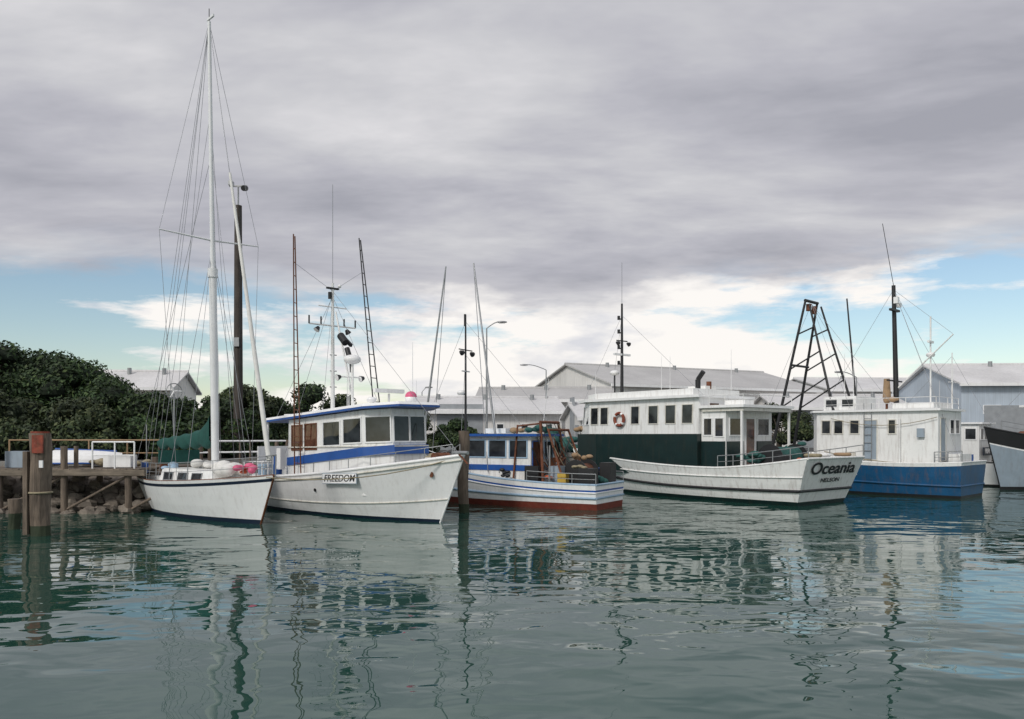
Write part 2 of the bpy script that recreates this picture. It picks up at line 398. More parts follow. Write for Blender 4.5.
rail(p,[ptf(t,sh(t),-1,-.05) for t in(0,.08,.16,.24)],.55,whitec,.025); rail(p,[ptf(t,sh(t),1,-.05) for t in(0,.08,.16,.24)],.55,whitec,.025)
rail(p,[ptf(t,sh(t),-1,-.08) for t in(.5,.58,.66,.74,.82,.9,.97)],.38,galv,.014,False)
rail(p,[ptf(t,sh(t),1,-.08) for t in(.5,.58,.66,.74,.82,.9,.97)],.38,galv,.014,False)
p.box((.3,-.2,1.9),(.06,1.7,.9),whitec); p.box((2,0,1.2),(1.2,1.2,.7),white); p.box((1.0,-1.0,1.35),(.6,.5,.6),lblue)
p.box((10.2,0,1.9),(.6,.5,.35),white); p.cyl((10.4,-.3,2.1),(10.4,.3,2.1),.14,rust,seg=12)
p.tube([(11.1,-.1,2.25),(11.75,-.05,2.25)],.06,galv); p.cyl((11.4,-.1,2.2),(11.7,0,1.9),.03,rust)
for x in(9.4,9.8): heap(p,(x,.3,2.0),(.3,.3,.15),rope,4,.18)
p.box((2.4,-1.2,1.9),(.3,.2,.8),whitec); p.cyl((2.0,-1.1,1.3),(2.0,-1.1,2.0),.16,blue,seg=12)
b1=ptf(.56,1.45,-1,.02); b2=ptf(.70,1.5,-1,.02); tx=(b2-b1).normalized(); up=V((0,0,1)); ce=(b1+b2)/2+V((0,0,-.12)); nn=tx.cross(up).normalized()
if nn.y>0: nn=-nn
ce+=nn*.03
nb=F.part('name_board'); nb.obox(ce,tx,nn.cross(tx) if nn.cross(tx).z>0 else -nn.cross(tx),nn,1.62,.36,.03,greyblue); nb.obox(ce+nn*.012,tx,up,nn,1.58,.32,.02,whitec)
F.text('name_lettering','FREEDOM',ce+nn*.028,tx,up,.33,black,.25,.001)
r=F.part('mast_and_antennas')
mx=4.1
r.cyl((mx,0,3.4),(mx,0,8.5),.085,white,r2=.05,seg=10); r.cyl((mx,0,8.4),(mx,0,12.2),.01,wire,seg=5)
r.cyl((mx,-1.0,6.9),(mx,1.0,6.9),.03,white); r.cyl((mx,-.6,7.6),(mx,.6,7.6),.022,white)
for y in(-1,-.5,.5,1): r.cyl((mx,y,6.9),(mx,y,7.2),.03,black)
for y in(-.6,.6): flood(r,(mx,y,6.8),None,(0,y,-.8))
r.box((mx,0,8.3),(.12,.5,.06),black); r.ball((mx,.3,8.42),.07,whitec); r.cyl((mx,-.12,7.9),(mx,-.12,8.15),.07,black)
for z in(4.6,5.2,5.8): r.cyl((mx,-.12,z),(mx+.05,.14,z),.02,galv)
r.cyl((5.4,.0,3.7),(5.4,.0,5.5),.05,white); radome(r,(5.4,.0,5.55),.32); r.cyl((5.4,-.5,4.9),(5.4,.5,4.9),.025,white); flood(r,(5.4,-.5,4.9)); flood(r,(5.4,.5,4.9))
r.cyl((6.4,.9,3.7),(6.4,.9,4.3),.04,white); r.box((6.4,.9,4.4),(.15,1.3,.14),whitec)
r.cyl((8.6,.2,3.85),(8.6,.2,4.0),.1,white); r.ball((8.6,.2,4.1),(.2,.2,.18),pink); r.ball((8.6,.2,4.02),(.21,.21,.16),whitec)
radome(r,(7.6,-.7,4.0),.17)
r.cyl((5.6,.0,3.6),(4.3,.0,7.4),.035,white); r.cyl((4.55,.05,6.5),(4.9,.05,6.2),.14,black,seg=10); r.cyl((4.9,.1,6.0),(5.1,.1,5.6),.1,black,seg=10); r.cyl((5.1,.1,5.6),(5.15,.1,5.1),.03,black)
r.box((4.75,.25,6.25),(.5,.1,.12),black,0,.6)
for x,y,hh in((7.0,-1.2,2.0),(7.4,1.2,2.6),(3.4,1.1,2.4),(8.0,.9,1.2)): whip(r,(x,y,3.5),hh,whitec)
ladderpole(r,(3.85,-1.45,1.3),(4.3,-1.45,1.3),(4.3,-1.75,10.0),(4.4,-1.75,9.9),brownv,18,.024)
ladderpole(r,(4.9,1.55,1.3),(5.45,1.55,1.3),(3.4,1.65,10.6),(3.5,1.65,10.5),black,20,.024)
r.cyl((mx,0,8.2),(4.25,-1.7,9.0),.007,wire,seg=5); r.cyl((mx,0,8.2),(3.7,1.6,9.2),.007,wire,seg=5)
r.cyl((mx,0,8.2),(11.3,0,2.2),.007,wire,seg=5); r.cyl((mx,0,8.1),(.2,0,1.4),.007,wire,seg=5)
for y in(-1.3,1.3): r.cyl((mx,0,8.0),(5.5,y,3.6),.007,wire,seg=5); r.cyl((mx,0,8.0),(2.2,y,3.4),.007,wire,seg=5)
r.sag((11.2,0,2.1),(7.5,-4.5,1.5),.3,.018,rope)

# ------------------------------------------------------------ middle boat
Mb=Asm('fishing_boat',(3.75,30.6,0),R(150))
h=Mb.part('hull')
sh=lambda t:.95+1.0*t**2.2
ptm=make_hull(h,9.5,3.0,sh,[('a',-.1,algae),('a',.24,red),('r',.3,whitec),('r',.4,whitec),('r',.6,whitec),('s',-.3,whitec),('s',-.2,blue),('s',0,whitec)],rb=.9,rs=0,draft=.6,tf=.92,tm=.4,pw=2.4,em=.13,eb=.8,bul=.35,cm=lblue,dm=deck,capr=.045)
strake(h,ptm,lambda t:.45+.3*t**2,.05,lblue); strake(h,ptm,lambda t:sh(t)-.3,.035,whitec)
c=Mb.part('wheelhouse',.02)
pl=[(2.9,-1.05),(5.9,-1.05),(6.4,-.6),(6.4,.6),(5.9,1.05),(2.9,1.05)]
pb=[V((x,y,.6)) for x,y in pl]; tp=[V((x,y*.96,2.75)) for x,y in pl]
c.prism(pb,tp,white)
q=lambda i:(pb[i],pb[(i+1)%6],tp[(i+1)%6],tp[i])
for u in(.05,.37,.69): c.win(q(4),u,u+.25,.62,.92,out=(0,1,0),fm=lblue); c.win(q(0),u,u+.25,.62,.92,out=(0,-1,0),fm=lblue)
c.win(q(2),.05,.47,.62,.92,out=(1,0,0)); c.win(q(2),.53,.95,.62,.92,out=(1,0,0)); c.win(q(1),.1,.9,.62,.92,out=(1,-1,0)); c.win(q(3),.1,.9,.62,.92,out=(1,1,0))
c.win(q(5),.08,.4,.1,.9,out=(-1,0,0),g=bglass,fm=blue); c.win(q(5),.55,.9,.6,.9,out=(-1,0,0),fm=lblue)
b0=[V((x,y*1.02,1.4)) for x,y in pl]; c.prism(b0,[v+V((0,0,.22)) for v in b0],blue)
rp=[V(((x-4.6)*1.1+4.4,y*1.18,2.75)) for x,y in pl]; c.prism(rp,[v+V((0,0,.1)) for v in rp],blue,lblue)
g=Mb.part('deck_gear')
for y in(-1.1,1.1):
    g.cyl((2.3,y,.6),(2.6,y*.7,3.3),.06,rust); g.cyl((1.3,y,.6),(2.2,y*.8,3.0),.045,rust); g.cyl((3.6,y*1.05,1.1),(3.5,y*.9,3.2),.04,rust)
g.cyl((2.6,-.8,3.3),(2.6,.8,3.3),.06,rust); g.cyl((2.2,-.9,3),(2.2,.9,3),.05,rust); g.cyl((2.6,.77,3.25),(3.5,1.0,3.15),.035,rust)
g.cyl((1.2,-.5,1.35),(1.2,.5,1.35),.34,rust,seg=16); g.cyl((1.2,-.55,1.35),(1.2,-.5,1.35),.5,black,seg=18); g.cyl((1.2,.5,1.35),(1.2,.55,1.35),.5,black,seg=18)
g.box((.5,.9,1.25),(.6,.5,.6),black); g.box((.35,-.6,1.35),(.45,.6,.75),black); g.box((1.9,.7,1.2),(.5,.5,.8),greyblue); g.box((2.75,1.12,1.3),(.6,.25,.6),black)
g.cyl((.9,-1.0,.7),(.9,-1.0,1.5),.25,blue,seg=14); g.box((2.4,-.3,1.5),(.5,.5,.8),brownv); heap(g,(1.7,.2,1.0),(.5,.5,.4),net,8,.25)
heap(g,(.5,.1,1.0),(.3,.5,.3),net,6,.22); heap(g,(3.6,0,2.95),(.6,.5,.15),skin_t,5,.22); g.box((4.9,0,2.97),(1,.8,.2),whitec)
heap(g,(2.1,1.1,1.1),(.3,.2,.3),orange,3,.13); g.box((1.5,1.0,1.15),(.35,.3,.4),yellow); g.cyl((1.95,1.25,.9),(1.95,1.25,2.4),.03,galv)
heap(g,(1.4,-.2,1.9),(.6,.5,.3),skin_t,5,.18); heap(g,(3.9,1.2,1.2),(.5,.1,.4),black,5,.14); heap(g,(3.0,.2,2.95),(.4,.5,.2),net,6,.22); heap(g,(.9,.9,1.5),(.3,.2,.2),rope,4,.15)
for i in range(14): g.cyl((1.2+random.random()*1.8,random.uniform(-.9,1.1),1),(1.2+random.random()*1.8,random.uniform(-.9,1.1),random.uniform(1.7,2.8)),.025,(black,galv,rust,brownv,white,rust,black)[i%7])
for i in range(5): g.sag((2.6,-.7+.35*i,3.3),(.6+.3*i,-.6+.3*i,1.3),.3,.014,(rope,black,net,rope,black)[i])
rail(g,[ptm(t,sh(t),1,-.05) for t in(0,.1,.2,.3)],.4,galv,.018); rail(g,[ptm(t,sh(t),-1,-.05) for t in(0,.1,.2,.3)],.4,galv,.018); rail(g,[ptm(t,sh(t),1,-.05) for t in(.6,.7,.8,.9,.98)],.5,whitec,.018)
r=Mb.part('mast_and_poles')
r.cyl((6.6,0,1.5),(6.6,0,7.9),.06,black,r2=.035); r.cyl((6.6,-.5,6.4),(6.6,.5,6.4),.025,black); r.cyl((6.6,-.3,5.5),(6.6,.3,5.5),.03,white); flood(r,(6.6,.4,6.3)); flood(r,(6.6,-.4,6.3)); r.cyl((6.55,.12,7.4),(6.55,.12,7.9),.05,black); radome(r,(6.8,0,4.6),.2)
r.cyl((8.9,.1,1.7),(7.75,-.2,10.1),.055,galv,r2=.03); r.cyl((8.6,-.35,1.7),(7.75,-.2,10.0),.015,wire,seg=5)
r.cyl((4.3,1.0,1.3),(6.1,.15,10.0),.055,galv,r2=.03); r.cyl((4.8,1.1,1.3),(6.1,.15,9.9),.015,wire,seg=5)
for a,b in(((6.6,0,7.6),(9.3,0,2.0)),((6.6,0,7.6),(2.6,0,3.3)),((6.6,0,6.2),(3,1,2.8)),((6.6,0,6.2),(6.2,1,2.2))): r.cyl(a,b,.007,wire,seg=5)
whip(r,(3.3,-.7,2.9),2.2,whitec,(-.3,0)); whip(r,(5.6,-.7,2.9),1.8,whitec)

# ------------------------------------------------------------ Oceania
O=Asm('fishing_trawler',(13,32,0),R(130))
h=O.part('hull')
sh=lambda t:1.42+.47*max(0,(.28-t)/.28)**1.4+1.15*max(0,t-.34)**1.5
pto=make_hull(h,15,4.8,sh,[('a',-.1,algae),('a',.16,dgreen),('a',.3,white),('r',.45,white),('r',.65,white),('r',.82,white),('s',0,white)],rb=1.6,rs=1.0,draft=.9,tf=.94,tm=.35,pw=2.4,em=.2,eb=.85,bul=.6,cm=white,capr=.05,dm=deck,N=36)
strake(h,pto,lambda t:.46+.14*(1-t)**2+.7*t**3,.06,black,out=.02)
strake(h,pto,lambda t:.95+.2*(1-t)**2+.7*t**3,.03,white,out=.02,tr=False)
c=O.part('deckhouse',.02)
pl=[(5.3,-2.02),(11.6,-1.8),(14.0,-.7),(14.0,.7),(11.6,1.8),(5.3,2.02)]
pb=[V((x,y,1.0)) for x,y in pl]; pm=[V((x,y,2.85)) for x,y in pl]; c.prism(pb,pm,dgreen)
pl2=[(5.3,-1.94),(12.2,-1.66),(13.7,-.7),(13.7,.7),(12.2,1.66),(5.3,1.94)]
p0=[V((x,y,2.851)) for x,y in pl2]; p1=[V((x-(.25 if x>13 else 0),y*.98,4.45)) for x,y in pl2]; c.prism(p0,p1,white)
q=lambda i:(p0[i],p0[(i+1)%6],p1[(i+1)%6],p1[i])
Q=q(4)
for u,w_ in((.02,.07),(.12,.07),(.42,.07),(.58,.08),(.73,.08),(.87,.08)): c.win(Q,u,u+w_,.3,.8,out=(0,1,0),fm=cream,fw=.04)
for u in(.08,.3,.6,.8): c.win(q(0),u,u+.12,.3,.82,out=(0,-1,0))
for i,o_ in((1,(1,-1,0)),(2,(1,0,0)),(3,(1,1,0))):
    c.win(q(i),.06,.47,.3,.85,out=o_); c.win(q(i),.53,.94,.3,.85,out=o_)
c.win(q(5),.2,.38,.02,.85,out=(-1,0,0),g=bglass)
rp=[V(((x-9.5)*1.04+9.5,y*1.1,4.45)) for x,y in pl2]; c.prism(rp,[v+V((0,0,.12)) for v in rp],whitec)
rp2=[V(((x-9.5)*.9+9.5,y*.9,4.57)) for x,y in pl2]; c.prism(rp2,[v+V((0,0,.3)) for v in rp2],white,cream)
c.box((4.15,0,4.02),(2.25,3.9,.12),whitec); c.box((4.15,0,3.88),(2.1,3.7,.14),cream)
for y in(-1.8,1.8): c.box((3.2,y,2.6),(.09,.09,2.5),white)
c.box((4.65,0,2.4),(1.25,3.5,2.9),white)
Q=((5.25,1.75,.95),(4.03,1.75,.95),(4.03,1.75,3.85),(5.25,1.75,3.85)); c.win(Q,.1,.42,.64,.88,out=(0,1,0)); c.win(Q,.58,.9,.62,.88,out=(0,1,0))
c.box((4.65,1.77,1.98),(1.22,.05,1.1),dgreen)
Q=((4.02,1.75,.95),(4.02,-1.75,.95),(4.02,-1.75,3.85),(4.02,1.75,3.85)); c.win(Q,.08,.34,.64,.88,out=(-1,0,0)); c.win(Q,.42,.6,.1,.88,out=(-1,0,0),g=bglass); c.win(Q,.68,.92,.64,.88,out=(-1,0,0))
c.box((3.99,1.1,1.98),(.05,1.18,1.1),dgreen); c.box((3.99,-1.12,1.98),(.05,1.16,1.1),dgreen)
g=O.part('deck_gear')
rail(g,[pto(t,sh(t),1,-.1) for t in(0,.05,.1,.16,.22,.27)],.5,galv,.02); rail(g,[pto(t,sh(t),-1,-.1) for t in(0,.05,.1,.16,.22,.27)],.5,galv,.02)
g.cyl((2.4,-.9,1.9),(2.4,.9,1.9),.4,net,seg=18)
for y in(-.95,.95): g.cyl((2.4,y,1.8),(2.4,y*1.05,1.8),.62,black,seg=20)
g.box((1.2,-1.2,1.3),(.8,.6,.9),lblue); g.box((1.0,.5,1.5),(.7,.9,.6),deck); g.box((1.6,1.3,1.7),(.5,.5,.6),black); heap(g,(.9,1.2,1.5),(.4,.4,.4),orange,3,.18)
heap(g,(3.2,1.2,1.7),(.5,.4,.5),net,8,.28)
for i,(x,y) in enumerate(((.4,-1.2),(.5,.3),(.3,1.3))): g.torus((x,y,2.0),(0,0,1),.28,.07,(skin_t,white,rope)[i])
g.torus((10.0,1.86,3.55),(0.04,1,0),.3,.075,redtop,whitec)
g.cyl((6.1,.9,4.85),(6.1,.9,5.3),.12,black); g.cyl((6.1,.9,5.3),(5.8,.9,5.65),.11,black)
g.cyl((6.6,-.6,4.85),(6.6,-.6,5.3),.12,rust)
g.box((7.0,-.6,4.98),(1.0,.8,.22),whitec); g.box((4.2,.5,4.2),(1.0,.7,.22),white); heap(g,(13.9,.2,3.0),(.5,.6,.3),skin_t,6,.3)
rail(g,[(5.3,1.85,4.1),(4.8,1.85,4.1),(4.0,1.85,4.1),(3.1,1.85,4.1),(3.1,0,4.1),(3.1,-1.85,4.1)],.4,white,.015,False)
rail(g,[pto(t,sh(t)+.7,1,-.1) for t in(.86,.9,.94,.98)],.5,galv,.02)
r=O.part('mast_and_antennas')
mx=11.5
r.cyl((mx,0,4.8),(mx,0,9.5),.09,black,r2=.05); r.cyl((mx,-.4,7.6),(mx,.4,7.6),.03,black); r.cyl((mx,0,9.4),(mx,0,11.6),.012,wire,seg=5)
for z in(6.4,7.2,8.0,8.7): r.cyl((mx,0,z),(mx+.22,0,z+.05),.035,black); r.cyl((mx+.22,0,z),(mx+.22,0,z+.2),.07,black)
r.box((mx,0,6.9),(.12,1.2,.1),whitec); flood(r,(mx,.4,7.5)); flood(r,(mx,-.4,7.5)); radome(r,(mx+.5,.0,6.0),.25); r.cyl((mx+.5,0,4.9),(mx+.5,0,5.9),.04,black)
for a in((5.4,1.5,4.6),(13.2,1,4.6),(13.2,-1,4.6)): r.cyl((mx,0,8.9),a,.007,wire,seg=5)
for x,y,hh in((7.2,1.5,1.8),(10,-1.3,2.2),(12.2,1.2,1.4),(6.0,-1.5,2.2)): whip(r,(x,y,4.6),hh,whitec)
z=1.47
upv=V(((pto(0,z+.4,1)-pto(0,z,1)).x,0,.4)).normalized(); nrm=V((-upv.z,0,upv.x))
a=pto(0,z,-1); O.text('name_lettering','Oceania',V((a.x,0,z))+nrm*.03,(0,-1,0),upv,.70,black,0,.012,1.5)
zz=1.0; a=pto(0,zz,-1); O.text('port_lettering','NELSON',V((a.x,0,zz))+nrm*.03,(0,-1,0),upv,.24,black,0,.003,1.6)

# ------------------------------------------------------------ blue-hulled trawler
Bt=Asm('fishing_trawler',(20.8,36,0),R(134))
h=Bt.part('hull')
sh=lambda t:1.35+.25*(1-t)**3+.9*t**2
ptb=make_hull(h,11,4.0,sh,[('a',-.1,algae),('a',.12,black),('r',.3,hblue),('r',.6,hblue),('s',-.15,hblue),('s',0,white)],rb=1.2,rs=.15,draft=.8,tf=.88,tm=.4,em=.16,eb=.8,bul=.4,cm=white,capr=.04)
strake(h,ptb,lambda t:.55+.4*t**2,.05,hblue,out=.02)
c=Bt.part('deckhouse',.02)
pl=[(1.0,-1.6),(6.6,-1.55),(7.1,-.8),(7.1,.8),(6.6,1.55),(1.0,1.6)]
p0=[V((x,y,.9)) for x,y in pl]; p1=[V((x,y*.97,3.9)) for x,y in pl]; c.prism(p0,p1,white)
q=lambda i:(p0[i],p0[(i+1)%6],p1[(i+1)%6],p1[i])
Q=q(4)
for u,w_ in((.05,.07),(.16,.07),(.3,.07),(.62,.05)): c.win(Q,u,u+w_,.66,.86,out=(0,1,0),fm=cream)
c.win(Q,.42,.52,.25,.86,out=(0,1,0),fm=cream,g=greyblue)
c.win(q(5),.1,.3,.25,.88,out=(-1,0,0),g=greyblue,fm=cream); c.win(q(5),.5,.66,.66,.86,out=(-1,0,0)); c.win(q(5),.74,.9,.66,.86,out=(-1,0,0)); c.win(q(2),.1,.45,.6,.88,out=(1,0,0)); c.win(q(2),.55,.9,.6,.88,out=(1,0,0))
rp=[V(((x-4)*1.05+4,y*1.08,3.9)) for x,y in pl]; c.prism(rp,[v+V((0,0,.1)) for v in rp],whitec)
c.box((2.2,0,4.15),(1.8,2.4,.26),white); c.box((5.6,0,4.35),(1.6,2.4,.68),white)
Q=((6.4,1.2,4.02),(4.8,1.2,4.02),(4.8,1.2,4.69),(6.4,1.2,4.69)); c.win(Q,.08,.42,.25,.8,out=(0,1,0),fw=.03); c.win(Q,.58,.92,.25,.8,out=(0,1,0),fw=.03)
g=Bt.part('deck_gear')
rail(g,[(6.2,1.5,4.02),(4.8,1.5,4.02),(3.6,1.5,4.02),(2.4,1.5,4.02),(1.1,1.5,4.02),(1.1,0,4.02),(1.1,-1.5,4.02)],.5,white,.015)
rail(g,[ptb(t,sh(t),1,-.1) for t in(0,.05,.1)],.5,galv,.02)
g.box((.5,.3,1.7),(.5,1.6,.5),white); g.cyl((.6,-1.1,1.2),(.6,-1.1,1.9),.25,blue,seg=12); heap(g,(3.4,.5,4.4),(.3,.3,.2),skin_t,4,.25)
for i in range(7): g.cyl((3.9,1.62,1.3+i*.38),(4.25,1.62,1.3+i*.38),.015,galv)
for x in(3.9,4.25): g.cyl((x,1.62,1.1),(x,1.62,4.3),.018,galv)
g.box((4.9,1.62,1.8),(.5,.06,.4),cream); g.cyl((2.6,1.7,1.4),(2.6,1.7,3.6),.05,white); g.box((1.7,1.66,2.9),(.3,.12,.4),greyblue)
g.sag((1.0,1.7,3.6),(5.8,1.7,3.6),.35,.015,rope); g.sag((.1,1.6,1.6),(6,2.0,2.0),.25,.02,rope)
heap(g,(7.8,1.2,2.0),(.6,.5,.5),net,7,.3)
r=Bt.part('mast_and_gantry')
for y in(-1.2,1.2):
    r.cyl((9.2,y,1.9),(7.6,y*.55,9.7),.085,black,r2=.06); r.cyl((5.9,y,4.0),(7.4,y*.55,9.5),.07,black,r2=.05)
    for k in(.3,.55,.78): r.cyl(V((9.2,y,1.9)).lerp(V((7.6,y*.55,9.7)),k),V((5.9,y,4)).lerp(V((7.4,y*.55,9.5)),k),.04,black)
r.cyl((7.6,-.7,9.7),(7.6,.7,9.7),.08,black); r.cyl((8.2,-.9,6.4),(8.2,.9,6.4),.06,black)
r.cyl((5.8,-1.3,4.0),(6.4,-1.5,9.9),.055,black,r2=.04); r.cyl((7.6,.3,9.2),(7.6,.3,9.55),.14,rust); r.cyl((7.6,-.3,9.1),(7.6,-.3,9.5),.12,rust)
r.cyl((3.36,0,4.0),(3.5,0,10.0),.13,black,r2=.09,seg=10); r.cyl((3.5,0,10),(3.9,.3,13.0),.015,black,seg=5)
r.box((3.45,0,8.8),(.15,1.0,.1),black); r.cyl((3.45,-.9,5.4),(3.45,.9,5.4),.04,black); r.box((3.2,.45,9.2),(.2,.2,.3),whitec); r.box((3.45,-.5,9.1),(.2,.25,.2),white)
r.cyl((3.7,.3,4.6),(3.7,.3,5.5),.2,skin_t,r2=.14); r.cyl((3.7,.3,4.0),(3.7,.3,4.6),.06,rust); r.cyl((2.0,-.5,4.0),(2.0,-.5,8.4),.04,white); r.box((2,-.5,7.2),(.1,.6,.1),white); radome(r,(2,-.5,6.6),.2)
for a in((1,1.5,4),(1,-1.5,4),(6.4,1.2,4.2),(.2,1.4,1.8)): r.cyl((3.5,0,9.8),a,.008,wire,seg=5)
for a in((3,1,4),(10.9,0,2.3),(5,1.4,4.1),(5,-1.4,4.1)): r.cyl((7.6,0,9.6),a,.008,wire,seg=5)
r.cyl((3.36,0,5.0),(.8,.2,7.4),.04,white,r2=.03); r.cyl((.8,.2,7.4),(3.5,0,9.8),.008,wire,seg=5)
whip(r,(5,1,4.6),1.8,whitec); whip(r,(6.3,-1,4.6),2.4,whitec)

# ------------------------------------------------------------ small boat behind
K=Asm('fishing_boat',(27.2,43.5,0),R(134))
h=K.part('hull'); sh=lambda t:1.3+.7*t**2
ptk=make_hull(h,8,3,sh,[('a',-.1,algae),('a',.12,black),('r',.5,whitec),('s',0,whitec)],cm=black)
c=K.part('wheelhouse',.02)
c.box((3,0,2.1),(3.4,2.2,2.6),white); c.box((3,0,3.45),(3.8,2.5,.1),whitec)
Q=((4.7,1.1,.8),(1.3,1.1,.8),(1.3,1.1,3.4),(4.7,1.1,3.4))
for u in(.05,.3,.55,.8): c.win(Q,u,u+.15,.68,.9,out=(0,1,0))
Q=((1.3,1.1,.8),(1.3,-1.1,.8),(1.3,-1.1,3.4),(1.3,1.1,3.4))
for u in(.1,.4,.7): c.win(Q,u,u+.2,.68,.9,out=(-1,0,0))
c.box((1.2,0,1.9),(.04,1.6,.45),navy); K.text('lettering','IRIAN',(1.16,0,1.9),(0,-1,0),(0,0,1),.4,whitec)
r=K.part('mast'); r.cyl((3,0,3.5),(3,0,7.5),.06,white,r2=.03); r.cyl((3,-.6,5.8),(3,.6,5.8),.025,white); whip(r,(3.5,.5,3.5),2.4,whitec); r.cyl((3,0,7.3),(7.8,0,2.1),.008,wire,seg=5); r.cyl((3,0,7.3),(0,0,1.4),.008,wire,seg=5)

# ------------------------------------------------------------ right-edge trawler
Z=Asm('fishing_trawler',(35.5,43.9,0),R(196))
h=Z.part('hull'); sh=lambda t:1.7+1.5*t**2
ptz=make_hull(h,12,4.2,sh,[('a',-.1,algae),('a',.16,black),('r',.3,greyblue),('r',.6,greyblue),('s',-.85,greyblue),('s',-.78,whitec),('s',0,black)],rb=1.3,rs=.2,draft=.8,tf=.85,tm=.4,em=.2,eb=.75,cm=black,bul=.6)
c=Z.part('wheelhouse',.02); c.box((5.2,0,2.9),(5,3,2.8),white); c.box((5.2,0,4.35),(5.4,3.3,.12),whitec)
Q=((2.7,1.5,1.5),(7.7,1.5,1.5),(7.7,1.5,4.3),(2.7,1.5,4.3))
for u in(.1,.3,.5,.7,.88): c.win(Q,u-.05,u+.06,.6,.85,out=(0,1,0))
Q=((7.7,1.5,1.5),(7.7,-1.5,1.5),(7.7,-1.5,4.3),(7.7,1.5,4.3))
for u in(.05,.37,.7): c.win(Q,u,u+.25,.6,.88,out=(1,0,0))
g=Z.part('deck_gear'); rail(g,[ptz(t,sh(t),1,-.1) for t in(.7,.78,.86,.94)],.5,galv,.02); g.cyl((9,-.6,2.7),(9,.6,2.7),.3,rust)
r=Z.part('mast'); r.cyl((5,0,4.4),(5,0,9),.09,white,r2=.05); r.cyl((5,-.8,7.4),(5,.8,7.4),.03,white); r.cyl((5,0,8.8),(11.8,0,3.2),.01,wire,seg=5)

# ------------------------------------------------------------ piles, jetty
def pile(name,x,y,top,r,mat):
    a=Asm(name,(x,y,0)); p=a.part('timber',.02)
    n=12; k=9; prev=None
    for j in range(k+1):
        z=-1+(top+1)*j/k; ring=[]
        for i in range(n):
            t=2*math.pi*i/n; rr=r*(1+.06*math.sin(3*t+j)+random.uniform(-.03,.03))*(1.0-.02*j/k)
            if z<.35: rr*=.93
            ring.append((rr*math.cos(t)+.02*math.sin(j),rr*math.sin(t),z))
        if prev: p.add(prev+ring,[(i,(i+1)%n,n+(i+1)%n,n+i) for i in range(n)],algae if z<.5 else mat)
        prev=ring
    p.add(prev,[tuple(range(n))],mat)
    return a
a=pile('mooring_pile',-13.15,22.3,2.85,.28,pilew)
p=a.part('fittings'); p.box((.1,-.29,2.55),(.3,.05,.5),redtop); p.box((.2,-.3,2.0),(.1,.04,.2),whitec); p.cyl((0,0,2.83),(0,0,2.9),.24,redtop,seg=12)
p.torus((0,0,1.2),(0,0,1),.29,.03,rope); p.box((-.27,-.12,1.2),(.12,.3,2.3),pilew)
pile('mooring_pile',-1.75,28.9,2.95,.2,pilew)
pile('mooring_pile',-14.8,23.8,.9,.18,pilew)
J=Asm('timber_jetty')
p=J.part('deck')
for i in range(66):
    x=-28+i*.225; p.box((x,29.9,1.56+random.uniform(-.008,.008)),(.2,2.9+random.uniform(-.05,.05),.06),deckw)
for y in(28.6,29.9,31.2): p.box((-20.6,y,1.43),(15,.14,.2),pilew)
p.box((-20.6,28.42,1.46),(15.1,.08,.2),deckw)
q=J.part('posts')
for i in range(7):
    x=-27.5+i*2.3
    for y in(28.6,31.0): q.cyl((x,y,-1),(x+random.uniform(-.05,.05),y,1.5+(0.9 if (y<29 and i%2) else 0)),.12,pilew,seg=10)
    q.cyl((x,28.6,.1),(x+2.2,28.6,1.3),.05,pilew)
q2=J.part('handrail_and_clutter')
rail(q2,[(-15.0,28.6,1.6),(-14.2,28.6,1.6),(-13.5,28.6,1.6)],.95,whitec,.03)
rail(q2,[(-19.6,31.2,1.6),(-18,31.2,1.6),(-16.5,31.2,1.6),(-15,31.2,1.6),(-13.4,31.2,1.6)],1.0,skin_t,.03)
q2.box((-18.3,29.8,1.9),(.8,.6,.6),greyblue); q2.box((-19.4,29.2,2.15),(.12,.12,1.3),pilew); q2.box((-18.8,29.2,2.25),(.12,.12,1.5),rust)
q2.box((-14.4,29.4,1.85),(1.0,.5,.45),whitec); heap(q2,(-15.2,29.4,1.7),(.5,.3,.2),rope,5,.22); heap(q2,(-14.0,30.2,1.7),(.5,.3,.2),rope,4,.2)
q2.cyl((-15.8,29.0,1.6),(-15.8,29.0,2.4),.08,pilew)
D=Asm('dinghy',(-17.3,30.3,1.62),R(8)); h=D.part('upturned_hull')
N=14
for s_ in(1,-1):
    g0=[];
    for k in range(6):
        for i in range(N+1):
            t=i/N; w_=.62*(1-max(0,(t-.4)/.6)**2.2); ph=k/5*math.pi/2
            g0.append((t*2.4,s_*w_*math.cos(ph),.12+.5*math.sin(ph)*(1-.25*t**3)))
    for k in range(5):
        h.add(g0[k*(N+1):(k+2)*(N+1)],[(i,i+1,N+2+i,N+1+i) for i in range(N)],whitec,True)
h.prism([(0,-.62,0),(0,.62,0),(0,.5,.4),(0,-.5,.4)],[(-.02,-.62,0),(-.02,.62,0),(-.02,.5,.4),(-.02,-.5,.4)],whitec)
h.cyl((0,0,.66),(2.2,0,.56),.03,blue); h.tube([(0,-.63,.12),(1,-.63,.12),(1.7,-.5,.12),(2.4,0,.12),(1.7,.5,.12),(1,.63,.12),(0,.63,.12)],.035,blue)
G=Asm('gangway',(-13.6,31.2,0),R(38)); g=G.part('walkway',.01)
g.box((3.2,0,1.55),(6.6,1.3,.12),deckw)
for x in(0,1.6,3.2,4.8,6.4): 
    for y in(-.6,.6): g.cyl((x,y,-1.5 if x in(1.6,4.8) else 1.5),(x,y,2.6),.035 if x not in(1.6,4.8) else .09,pilew)
for y in(-.6,.6):
    g.cyl((0,y,2.55),(6.4,y,2.55),.035,whitec); g.cyl((0,y,2.1),(6.4,y,2.1),.025,whitec)

